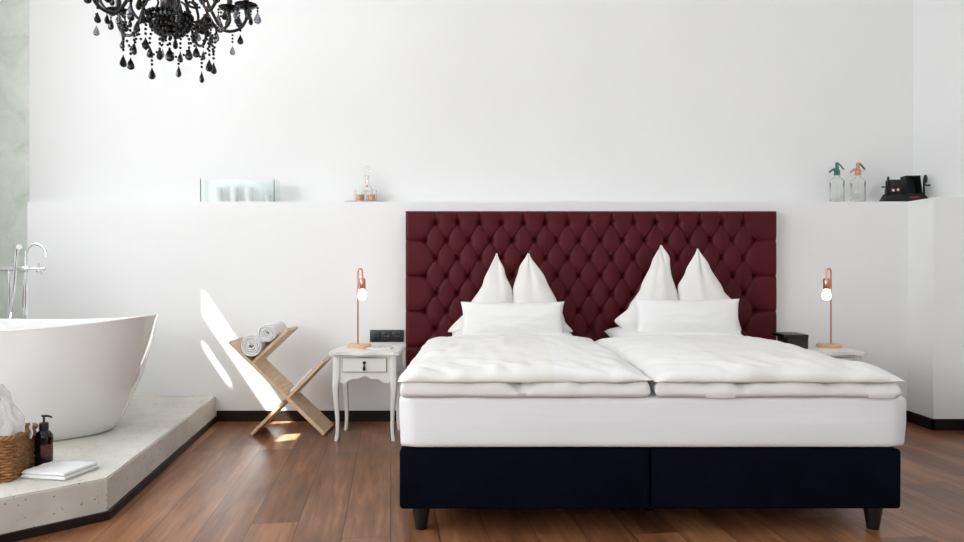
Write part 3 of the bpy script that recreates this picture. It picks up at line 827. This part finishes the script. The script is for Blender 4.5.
# freestanding tub filler behind the tub
FD = 4.40
def fp(px, py, dy=0): 
    x, y, z = P(px, py, FD); return Vector((x, y + dy, z))
fx = fp(26, 300).x; fx2 = fp(10, 300).x
tf = empty('tub_filler', (fx2, FD, PLAT), 'chrome freestanding tub filler with arched spout and hand shower behind the bathtub', 'tap')
def tfp(name, bm, m, par=tf, **k):
    bmesh.ops.translate(bm, vec=-Vector(tf.location), verts=bm.verts); return obj(name, bm, m, par, **k)
for x in (fx, fx2):
    bm = BM(); tube(bm, [(x, FD, PLAT + .002), (x, FD, 1.02)], .0135 if x == fx2 else .011, 14); lathe(bm, [(0, 0), (.035, 0), (.035, .008), (.015, .014), (0, .014)], (x, FD, PLAT + .0005), 24); tfp('riser', bm, 'chrome')
bm = BM(); tube(bm, [(fx2 - .22, FD, 1.014), (fx + .015, FD, 1.014)], .016, 16); lathe(bm, [(0, -.02), (.022, -.02), (.024, 0), (.022, .02), (0, .02)], (fx, FD, 1.014), 18, mtx=Matrix.Rotation(R(90), 4, 'Y')); tfp('mixer_bar', bm, 'chrome')
bm = BM()
sp_ = [(fx, FD, 1.02), (fx, FD, 1.09)]
c_ = Vector((fx + .062, FD, 1.100))
for k in range(0, 13):
    a = PI - (PI * 1.05) * k / 12; sp_.append((c_.x + .062 * math.cos(a), FD, c_.z + .066 * math.sin(a)))
tube(bm, [Vector(p) for p in sp_], .0105, 14); tfp('spout', bm, 'chrome', angle=60)
bm = BM(); tube(bm, [(fx + .015, FD, 1.014), (fx + .10, FD, 1.014)], .007, 12)
for a in range(4):
    t = a * PI / 2 + .5; tube(bm, [(fx + .085, FD, 1.014), (fx + .085, FD + .035 * math.cos(t), 1.014 + .035 * math.sin(t))], [.006, .0075], 10)
ball(bm, (fx + .112, FD, 1.014), .012); tfp('cross_handle', bm, 'chrome')
bm = BM(); hs = [fp(14.5, 312, -.03), fp(17, 290, -.03), fp(18.5, 270, -.03), fp(19.5, 255, -.03), fp(20.5, 248, -.03)]
tube(bm, smooth_path(hs, 4), [.008 + .006 * i / 16 for i in range(17)], 12)
hh = fp(21.5, 246.5, -.035); tube(bm, [hh + Vector((-.012, .012, .006)), hh + Vector((.018, -.018, -.004))], .017, 14); tfp('hand_shower', bm, 'chrome')
bm = BM(); hp = smooth_path([fp(14.5, 312, -.03), fp(13.5, 330, -.04), fp(15, 360, -.02), fp(22, 350, 0.01), fp(22, 300, .012), fp(24, 272, .012)], 8); tube(bm, hp, .006, 8); tfp('hose', bm, 'chrome')

# ================================================================== BASKET, SOAP, TOWELS ON THE PLATFORM
BC = (-2.045, 2.925, PLAT)
bk = empty('wicker_basket', BC, 'brown woven wicker basket with a white cloth inside, at the platform edge', 'basket', rz=R(14))
def rrect(w_, d_, r_, n=10):
    pts = []
    for cx, cy, a0 in ((w_ - r_, -d_ + r_, -90), (w_ - r_, d_ - r_, 0), (-w_ + r_, d_ - r_, 90), (-w_ + r_, -d_ + r_, 180)):
        for k in range(n + 1): a = R(a0 + 90 * k / n); pts.append(Vector((cx + r_ * math.cos(a), cy + r_ * math.sin(a), 0)))
    # resample evenly
    out = []; L = 0; seg = []
    for i in range(len(pts)): d = (pts[(i + 1) % len(pts)] - pts[i]).length; seg.append(d); L += d
    N = 168; acc = 0; i = 0
    for k in range(N):
        t = L * k / N
        while acc + seg[i] < t: acc += seg[i]; i += 1
        out.append(pts[i].lerp(pts[(i + 1) % len(pts)], (t - acc) / max(seg[i], 1e-9)))
    return out
hw, hd, BH = .163, .122, .180
bm = BM(); rows = 15
for r_ in range(rows):
    z = .007 + r_ * (BH - .02) / (rows - 1) * 1.0; fl = 1 + .035 * r_ / rows
    base = rrect(hw * fl, hd * fl, .022); N = len(base); pts = []
    for k, p in enumerate(base):
        nrm = Vector((p.x / hw, p.y / hd, 0)); nrm = Vector((nrm.x ** 5, nrm.y ** 5, 0)).normalized()
        off = .0045 * math.sin(2 * PI * k / 6 + (PI if r_ % 2 else 0)) + random.uniform(-.0008, .0008)
        pts.append(p + nrm * off + Vector((0, 0, z + random.uniform(-.0012, .0012))))
    tube(bm, pts, .0062 + random.uniform(-.0006, .0006), 6, closed=True)
obj('woven_body', bm, 'wicker', bk, angle=80)
bm = BM(); base = rrect(hw * 1.04, hd * 1.04, .024)
for ph in (0, PI * 2 / 3, PI * 4 / 3):
    pts = []
    for k, p in enumerate(base):
        nrm = Vector(((p.x / hw) ** 5, (p.y / hd) ** 5, 0)).normalized(); a = 2 * PI * k / 8 + ph
        pts.append(p + nrm * .008 * math.cos(a) + Vector((0, 0, BH - .008 + .007 * math.sin(a))))
    tube(bm, pts, .0065, 6, closed=True)
obj('braided_rim', bm, 'wicker', bk, angle=80)
bm = BM(); box(bm, (0, 0, .006), (hw * 2 - .01, hd * 2 - .01, .008)); obj('base', bm, 'wicker', bk)
bm = BM(); tube(bm, smooth_path([(.170, .03, .150), (.181, .03, .19), (.174, .045, .205), (.164, .07, .20)], 5), .005, 8)
tube(bm, smooth_path([(.176, .025, .19), (.186, .02, .165), (.182, .015, .14)], 4), [.004, .004, .005, .005, .005, .005, .005, .005, .003], 8)
tag(obj('ribbon', bm, 'terry', bk), 'white ribbon tied on the rim')
# cloth heaped in basket
bm = BM(); r_ = bmesh.ops.create_icosphere(bm, subdivisions=5, radius=1.0)
for v in bm.verts:
    p = v.co.copy(); d = p.normalized()
    f = 1 + .18 * noise.noise(d * 2.3 + Vector((3, 1, 5))) + .12 * abs(noise.noise(d * 5 + Vector((0, 2, 1)))) + .05 * noise.noise(d * 14)
    q = Vector((d.x * .125, d.y * .09, d.z * .19)) * f
    if q.z < 0: q.x *= 1.0; q.y *= 1.0
    if d.z > 0: k = 1 - .45 * d.z; q.x *= k; q.y *= k; q.x -= .03 * d.z
    v.co = q
o = tag(obj('crumpled_towel', bm, 'terry', angle=85), 'crumpled white towel heaped inside the wicker basket', 'towel'); o.location = (-2.00, 2.92, PLAT + .225)

sb = empty('soap_dispenser', (-1.868, 3.12, PLAT), 'dark brown pump bottle standing between basket and folded towel', 'soap dispenser')
sb.location = (-1.862, 3.06, PLAT)
bm = BM(); lathe(bm, [(0, 0), (.031, 0), (.034, .003), (.0345, .01), (.0345, .128), (.033, .138), (.026, .150), (.016, .158), (.014, .165), (.014, .168), (0, .168)], n=32); obj('bottle', bm, 'brown_glass', sb, angle=50)
bm = BM(); lathe(bm, [(.0349, .050), (.0352, .051), (.0352, .100), (.0349, .101)], n=32); 
bmesh.ops.delete(bm, geom=[v for v in bm.verts if not (v.co.y < 0.012 and v.co.x > .004)], context='VERTS'); obj('printed_label', bm, 'label', sb)
bm = BM(); lathe(bm, [(0, .160), (.018, .160), (.0185, .164), (.0185, .186), (.016, .190), (.006, .192), (.0045, .195), (.0045, .214), (.010, .215), (.011, .222), (0, .223)], n=24)
tube(bm, [(0, 0, .218), (.018, -.004, .219), (.036, -.008, .216), (.038, -.0085, .211)], [.006, .0048, .004, .004], 10); obj('pump', bm, 'blackplastic', sb, angle=50)

def folded(name, label, cat, c, w_, d_, layers, th, rz, m='terry'):
    bm = BM()
    for k in range(layers):
        z = k * th * 1.02; s = 1 - .03 * k
        def pt(a, b, side):
            u, v = a * 2 - 1, b * 2 - 1
            e = min(1, ((1 - abs(u)) / .05) ** .5 if abs(u) > .95 else 1) * min(1, ((1 - abs(v)) / .08) ** .5 if abs(v) > .92 else 1)
            nn = .0018 * noise.noise(Vector((u * 3, v * 3, k))) * (k > 0 or side == 0)
            return Vector((u * w_ / 2 * s + .004 * noise.noise(Vector((v * 3, k, 7))), v * d_ / 2 * s, z + th / 2 + (th / 2 * e * (1 if side == 0 else -1)) + nn))
        sheet(bm, lambda a, b: pt(a, b, 0), 40, 30); sheet(bm, lambda a, b: pt(a, b, 1), 40, 30)
    bmesh.ops.remove_doubles(bm, verts=bm.verts, dist=.0003)
    o = obj(name, bm, m, angle=85); o.location = c; o.rotation_euler = (0, 0, rz)
    return tag(o, label, cat)
folded('folded_towel', 'folded white towel lying flat at the front corner of the platform', 'towel', (-1.735, 2.965, PLAT + .001), .205, .195, 2, .015, R(-11))

# ================================================================== CHANDELIER
ch = empty('chandelier', (-1.388, 3.2, 2.15), 'black baroque chandelier with curved arms and hanging crystal drops, top left', 'chandelier')
bm = BM(); lathe(bm, [(0, -.075), (.012, -.07), (.03, -.05), (.055, -.03), (.06, -.01), (.03, .01), (.02, .04), (.03, .07), (.045, .10), (.03, .14), (.018, .18), (.018, .26), (.035, .30), (.05, .34), (.03, .38), (.012, .42), (.008, .50), (0, .50)], n=24); obj('column', bm, 'blackarm', ch)
bm = BM(); tube(bm, [(0, 0, .48), (0, 0, ZC - 2.15 - .02)], .006, 8); lathe(bm, [(0, 0), (.05, 0), (.06, -.02), (.03, -.05), (0, -.05)], (0, 0, ZC - 2.15 - .001), 24); obj('hanging_rod', bm, 'blackarm', ch)
# beaded bowl
bm = BM(); lathe(bm, [(.085, -.015), (.083, -.04), (.07, -.07), (.05, -.090), (.025, -.102), (0, -.106), (0, -.101), (.025, -.097), (.047, -.085), (.065, -.067), (.078, -.04), (.08, -.015)], n=28); obj('bowl', bm, 'crystal', ch)
bm = BM()
for j in range(5):
    a = j / 5 * PI / 2 * .95; rr_ = .094 * math.cos(a); z = -.095 * math.sin(a) - .016
    n_ = max(6, int(2 * PI * rr_ / .020))
    for k in range(n_):
        t = 2 * PI * (k + .5 * (j % 2)) / n_; ball(bm, (rr_ * math.cos(t), rr_ * math.sin(t), z), .0085, 8, 6)
tag(obj('bead_net', bm, 'crystal', ch, angle=80), kind='stuff')
# master drop
def drop_bm(s=1.0):
    bm = BM(); lathe(bm, [(0, 0), (.0025, -.001), (.003, -.006), (.0075, -.014), (.013, -.026), (.0155, -.035), (.0135, -.043), (.007, -.048), (0, -.050)], n=9, sy=.7); return bm
master = {}
def drop(loc_, s, rz, m='crystal', parent=ch, label=None):
    key = m
    if key not in master:
        o = obj('crystal_drop', drop_bm(), m, parent, angle=25); master[key] = o
    else:
        o = master[key].copy(); COL.objects.link(o); o.parent = parent
    o.location = loc_; o.scale = (s, s, s); o.rotation_euler = (0, 0, rz)
    return o
def strand(pts, rb, step=.0155):
    rb *= 1.25
    bm = BM(); pts = [Vector(p) for p in pts]; L = 0; acc = 0
    fine = smooth_path(pts, 10) if len(pts) > 2 else [pts[0].lerp(pts[1], i / 20) for i in range(21)]
    last = fine[0]; ball(bm, last, rb, 8, 6)
    for p in fine[1:]:
        if (p - last).length >= step: ball(bm, p, rb, 8, 6); last = p
    return obj('bead_strand', bm, 'crystal', ch, angle=80)
NA = 10; nd = 0
cups = []
for k in range(NA):
    t = 2 * PI * (k + .32) / NA; c, s = math.cos(t), math.sin(t)
    up_ = .02 if k % 2 else 0.0
    rr0 = .325 if k % 2 == 0 else .285
    prof_ = [(.03, .07), (.07, .125 + up_), (.125, .125 + up_), (.175, .02 + up_), (.225, -.062 + up_ * 2), (rr0 - .035, -.058 + up_ * 2), (rr0, -.01 + up_ * 2), (rr0 - .003, .035 + up_ * 2)]
    bm = BM(); pth = smooth_path([(r_ * c, r_ * s, z) for r_, z in prof_], 7); tube(bm, pth, .0072, 8)
    # curl beneath the arm
    cu = [(.11 + .04 * math.cos(a / 6 * 2 * PI) , .055 + .028 * math.sin(a / 6 * 2 * PI)) for a in range(0, 7)]
    tube(bm, smooth_path([(r_ * c, r_ * s, z + up_) for r_, z in cu[:6]], 4), .005, 6)
    arm = obj('arm', bm, 'blackarm', ch, angle=80)
    cx, cy, cz = rr0 * c, rr0 * s, .035 + up_ * 2; cups.append((cx, cy, cz))
    bm = BM(); lathe(bm, [(0, 0), (.012, 0), (.030, .006), (.048, .018), (.052, .022), (.047, .022), (.028, .012), (.010, .008), (0, .008)], (cx, cy, cz), 16); obj('drip_pan', bm, 'crystal', arm, angle=40)
    bm = BM(); lathe(bm, [(0, .006), (.013, .006), (.013, .07), (0, .07)], (cx, cy, cz), 12); obj('candle_sleeve', bm, 'blackarm', arm)
    bm = BM(); lathe(bm, [(0, .07), (.008, .072), (.013, .085), (.011, .10), (.005, .118), (0, .13)], (cx, cy, cz), 12); obj('candle_bulb', bm, 'flame', arm)
    for q in range(5):
        a = t + 2 * PI * q / 5; px_, py_ = cx + .05 * math.cos(a), cy + .05 * math.sin(a)
        bm = BM(); ball(bm, (px_, py_, cz + .010), .006, 8, 6); ball(bm, (px_, py_, cz - .003), .005, 8, 6); obj('bead', bm, 'crystal', arm)
        drop((px_, py_, cz - .007), .95 if q % 2 else 1.1, a + .6 * q, 'smoke' if (k + q) % 3 == 0 else 'crystal'); nd += 1
# upper tier of small scrolled arms
for k in range(6):
    t = 2 * PI * (k + .1) / 6; c, s = math.cos(t), math.sin(t)
    bm = BM(); tube(bm, smooth_path([(r_ * c, r_ * s, z) for r_, z in ((.03, .02), (.07, -.03), (.13, -.035), (.165, .02), (.150, .075), (.115, .085), (.10, .055), (.12, .035))], 6), .0062, 8); obj('scroll', bm, 'blackarm', ch, angle=80)
    drop((.14 * c, .14 * s, -.045), 1.0, t); drop((.165 * c, .165 * s, .005), 1.0, t + .5)
# strands from the bowl to the arms and hanging drops
for k in range(NA):
    t = 2 * PI * (k + .32) / NA; t2 = 2 * PI * (k + 1.32) / NA; tm = (t + t2) / 2
    def pp(r_, a, z): return (r_ * math.cos(a), r_ * math.sin(a), z)
    strand([pp(.20, t, -.055), pp(.19, t + .12, -.115), pp(.185, tm, -.150), pp(.19, t2 - .12, -.115), pp(.20, t2, -.055)], .0052, .019)
    L = [.03, .05, .02, .045][k % 4]
    strand([pp(.185, tm, -.160), pp(.185, tm, -.160 - L)], .0052, .017); drop(pp(.185, tm, -.166 - L), 1.1, tm + .7); nd += 1
    if k % 2 == 0:
        strand([pp(.10, t, -.05), pp(.11, t + .1, -.10), pp(.11, t + .1, -.135)], .0052, .017); drop(pp(.11, t + .1, -.14), 1.05, t); nd += 1
    strand([pp(rr0 if 0 else .30, t, -.03), pp(.30, t, -.075)], .0045, .014)
    drop(pp(.30, t, -.08), .9, t, 'smoke' if k % 2 else 'crystal'); nd += 1
strand([(0, 0, -.10), (0, 0, -.15)], .006, .018); drop((0, 0, -.155), 1.3, .3); nd += 1

# ================================================================== LEDGE THINGS
LZ = LEDGE + .0005
gx0, gx1, gy0, gy1 = -1.895, -1.400, 4.845, 4.985
gb = empty('glass_box', ((gx0 + gx1) / 2, (gy0 + gy1) / 2, LZ), 'open greenish glass box on the ledge with white candles in it', 'glass box')
for (cx, cy, sx, sy) in (((gx0 + gx1) / 2, gy0, gx1 - gx0, .006), ((gx0 + gx1) / 2, gy1, gx1 - gx0, .006), (gx0, (gy0 + gy1) / 2, .006, gy1 - gy0 - .008), (gx1, (gy0 + gy1) / 2, .006, gy1 - gy0 - .008)):
    bm = BM(); box(bm, (cx, cy, LZ + .0785), (sx, sy, .157)); part('pane', bm, 'glass_green', gb, smooth=False)
def candle(px, h, r, label, grp='white candles in the glass box', y=4.915):
    x = (px - 482) * y / FPX
    e = empty('candle', (x, y, LZ), label, 'candle', grp)
    bm = BM(); lathe(bm, [(0, 0), (r, 0), (r, h - .004), (r - .003, h), (r * .4, h - .003), (0, h - .005)], n=28); obj('wax', bm, 'wax', e, angle=50)
    bm = BM(); tube(bm, [(0, 0, h - .006), (.001, 0, h + .007)], .001, 6); obj('wick', bm, 'blackplastic', e)
candle(219, .105, .025, 'leftmost tall white pillar candle in the glass box')
candle(234, .108, .026, 'middle tall white pillar candle in the glass box')
candle(249, .108, .026, 'right tall white pillar candle in the glass box, beside the short one')
candle(268, .055, .023, 'short white candle at the right end of the glass box')

tr = empty('tray', (-.792, 4.935, LZ), 'oval silver tray on the ledge carrying a glass decanter', 'tray')
bm = BM(); lathe(bm, [(0, .002), (.125, .002), (.150, .010), (.156, .011), (.155, .008), (.128, 0), (0, 0)], n=48, sy=.62); obj('dish', bm, 'silver', tr, angle=60)
def tumbler(px, y, label):
    x = (px - 482) * y / FPX; z = LZ + .0025
    e = empty('tealight_glass', (x, y, z), label, 'candle glass', 'amber candle glasses')
    bm = BM(); lathe(bm, [(0, 0), (.030, 0), (.033, .004), (.036, .082), (.034, .082), (.031, .008), (0, .007)], n=28); obj('cup', bm, 'glass', e, angle=50)
    bm = BM(); lathe(bm, [(0, .0078), (.026, .0078), (.027, .055), (.02, .056), (0, .055)], n=24); obj('wax', bm, 'amber', e)
    bm = BM(); lathe(bm, [(.0345, .0825), (.0365, .0825), (.0365, .0835), (.0345, .0835), (.0345, .0825)], n=28); obj('rim', bm, 'silver', e)
tumbler(360.0, 4.915, 'left short glass with amber wax on the silver tray')
tumbler(371.5, 4.915, 'right short glass with amber wax on the silver tray')
dc = empty('decanter', (-.795, 4.985, LZ + .0025), 'clear glass decanter with ball stopper behind two amber glasses', 'decanter')
bm = BM(); lathe(bm, [(0, 0), (.035, 0), (.040, .004), (.041, .075), (.036, .10), (.018, .128), (.013, .145), (.013, .185), (.019, .192), (.017, .192), (.0105, .185), (.0105, .145), (.015, .128), (.033, .10), (.038, .075), (.037, .008), (0, .007)], n=32); obj('bottle', bm, 'glass', dc, angle=60)
bm = BM(); lathe(bm, [(0, .185), (.009, .187), (.010, .195), (.008, .203), (.020, .215), (.025, .232), (.020, .250), (.008, .260), (0, .262)], n=20); obj('stopper', bm, 'glass', dc, angle=60)
bm = BM(); lathe(bm, [(.0135, .174), (.0145, .174), (.0145, .181), (.0135, .181), (.0135, .174)], n=20); obj('collar', bm, 'silver', dc)
bm = BM(); box(bm, (0, -.035, .118), (.026, .002, .012), .001, rot=None); obj('name_tag', bm, 'copper', dc)

def siphon(px, y, h, m, label):
    x = (px - 482) * y / FPX
    e = empty('soda_siphon', (x, y, LZ), label, 'soda siphon', 'vintage soda siphons'); e.scale = (.96, .96, .955)
    bm = BM(); lathe(bm, [(0, 0), (.046, 0), (.050, .004), (.050, .012), (.0475, .016), (.0475, .135), (.050, .140), (.0475, .158), (.034, .172), (.019, .180), (.016, .190), (.016, .197), (.012, .197), (.012, .188), (.016, .178), (.031, .169), (.0435, .155), (.0435, .02), (.040, .012), (0, .010)], n=36)
    obj('bottle', bm, 'glass', e, angle=50)
    bm = BM(); tube(bm, [(0, 0, .02), (0, 0, .195)], .0025, 8); obj('dip_tube', bm, 'glass', e)
    bm = BM(); lathe(bm, [(0, .1975), (.021, .1975), (.022, .200), (.022, .206), (.0195, .209), (.0195, .222), (.021, .228), (.016, .234), (.012, .240), (.012, .262), (.009, .268), (.011, .276), (.010, .286), (.004, .290), (0, .290)], n=24); hd_ = obj('siphon_head', bm, m, e, angle=50)
    bm = BM(); tube(bm, smooth_path([(0, 0, .236), (-.025, 0, .238), (-.042, 0, .228), (-.055, 0, .216)], 5), [.008] * 8 + [.0065] * 8, 10); obj('spout', bm, m, hd_)
    bm = BM(); tube(bm, smooth_path([(-.012, 0, .272), (.008, 0, .280), (.026, 0, .266), (.038, 0, .250), (.050, 0, .238)], 5), .0052, 10); obj('lever', bm, 'bronze' if m == 'brass' else m, hd_)
siphon(837, 4.90, 1, 'green_metal', 'left glass soda siphon with green head on the ledge')
siphon(858, 4.90, 1, 'brass', 'right glass soda siphon with copper head, beside the black film viewer')

# film viewer
fv = empty('film_viewer', (2.857, 4.865, LZ), 'black vintage film viewer with two crank arms at the ledge corner', 'film viewer', rz=R(-4))
def fo(name, bm, m, par=fv, **k): return obj(name, bm, m, par, **k)
bm = BM(); prism_xz(bm, [(-.155, 0), (.150, 0), (.118, .060), (-.118, .060)], -.055, .06, .004)
for v in bm.verts:
    if v.co.z > .03 and v.co.y < 0: v.co.y += .035
fo('base', bm, 'machine_grey', smooth=False)
bm = BM(); box(bm, (-.075, .01, .118), (.075, .07, .058), .008); box(bm, (-.075, .01, .074), (.085, .06, .034), .004); fo('lamp_housing', bm, 'machine', angle=30)
bm = BM()
prism_xz(bm, [(-.016, .058), (.094, .058), (.080, .165), (-.012, .160)], .03, .036)
for s_, xx0, xx1 in ((0, -.014, .0), (1, .080, .09)):
    v0 = [(-.016 if not s_ else .094, -.045, .058), (-.012 if not s_ else .080, -.045, .170), (-.012 if not s_ else .080, .036, .165), (-.016 if not s_ else .094, .036, .058)]
    a = [bm.verts.new(p) for p in v0]; b = [bm.verts.new((p[0] + (.004 if not s_ else -.004), p[1], p[2])) for p in v0]
    bm.faces.new(a); bm.faces.new(b[::-1])
    for i in range(4): bm.faces.new((a[i], b[i], b[(i + 1) % 4], a[(i + 1) % 4]))
box(bm, (.034, -.006, .166), (.094, .082, .005)); fo('screen_hood', bm, 'machine', smooth=False)
bm = BM(); prism_xz(bm, [(-.006, .064), (.084, .064), (.076, .120), (-.004, .118)], .026, .0295); fo('screen', bm, 'machine_grey', smooth=False)
for x, z, r_ in ((-.092, .070, .011), (-.060, .073, .011)):
    bm = BM(); lathe(bm, [(0, .012), (r_ * .8, .012), (r_, .009), (r_, 0), (0, 0)], (x, -.020, z + .006), 16, mtx=Matrix.Rotation(R(90), 4, 'X')); fo('lens_ring', bm, 'rose')
bm = BM(); box(bm, (.042, 0, 0), (.060, .0015, .0055)); bmesh.ops.rotate(bm, verts=bm.verts, cent=(0, 0, 0), matrix=Matrix.Rotation(R(-30), 3, 'X')); bmesh.ops.translate(bm, vec=(0, -.0385, .030), verts=bm.verts); fo('badge', bm, 'red', smooth=False)
for s in (-1, 1):
    x = -.128 if s < 0 else .127; zt_ = .140 if s < 0 else .150
    x2 = -.122 if s < 0 else .128
    bm = BM(); tube(bm, [(x, 0, .012), (x2, 0, zt_ - .02), (x2, 0, zt_)], [.009, .006, .006], 10); box(bm, (x, 0, .012), (.035, .06, .022), .003); arm = fo('crank_arm', bm, 'machine')
    bm = BM(); lathe(bm, [(0, -.005), (.024, -.005), (.027, -.003), (.027, .003), (.024, .005), (0, .005)], (x2, -.02, zt_), 24, mtx=Matrix.Rotation(R(-48 if s > 0 else -16), 4, 'Z') @ Matrix.Rotation(R(90), 4, 'Y')); fo('disc', bm, 'machine', arm)
    bm = BM(); tube(bm, [(x2, -.006, zt_), (x2 + s * .006, -.006, zt_ - .038), (x2 + s * .010, -.006, zt_ - .040), (x2 + s * .036, -.006, zt_ - .040)], [.003, .003, .005, .006], 8); fo('crank_handle', bm, 'machine', arm)
fv.scale = (.97, 1, 1.04)
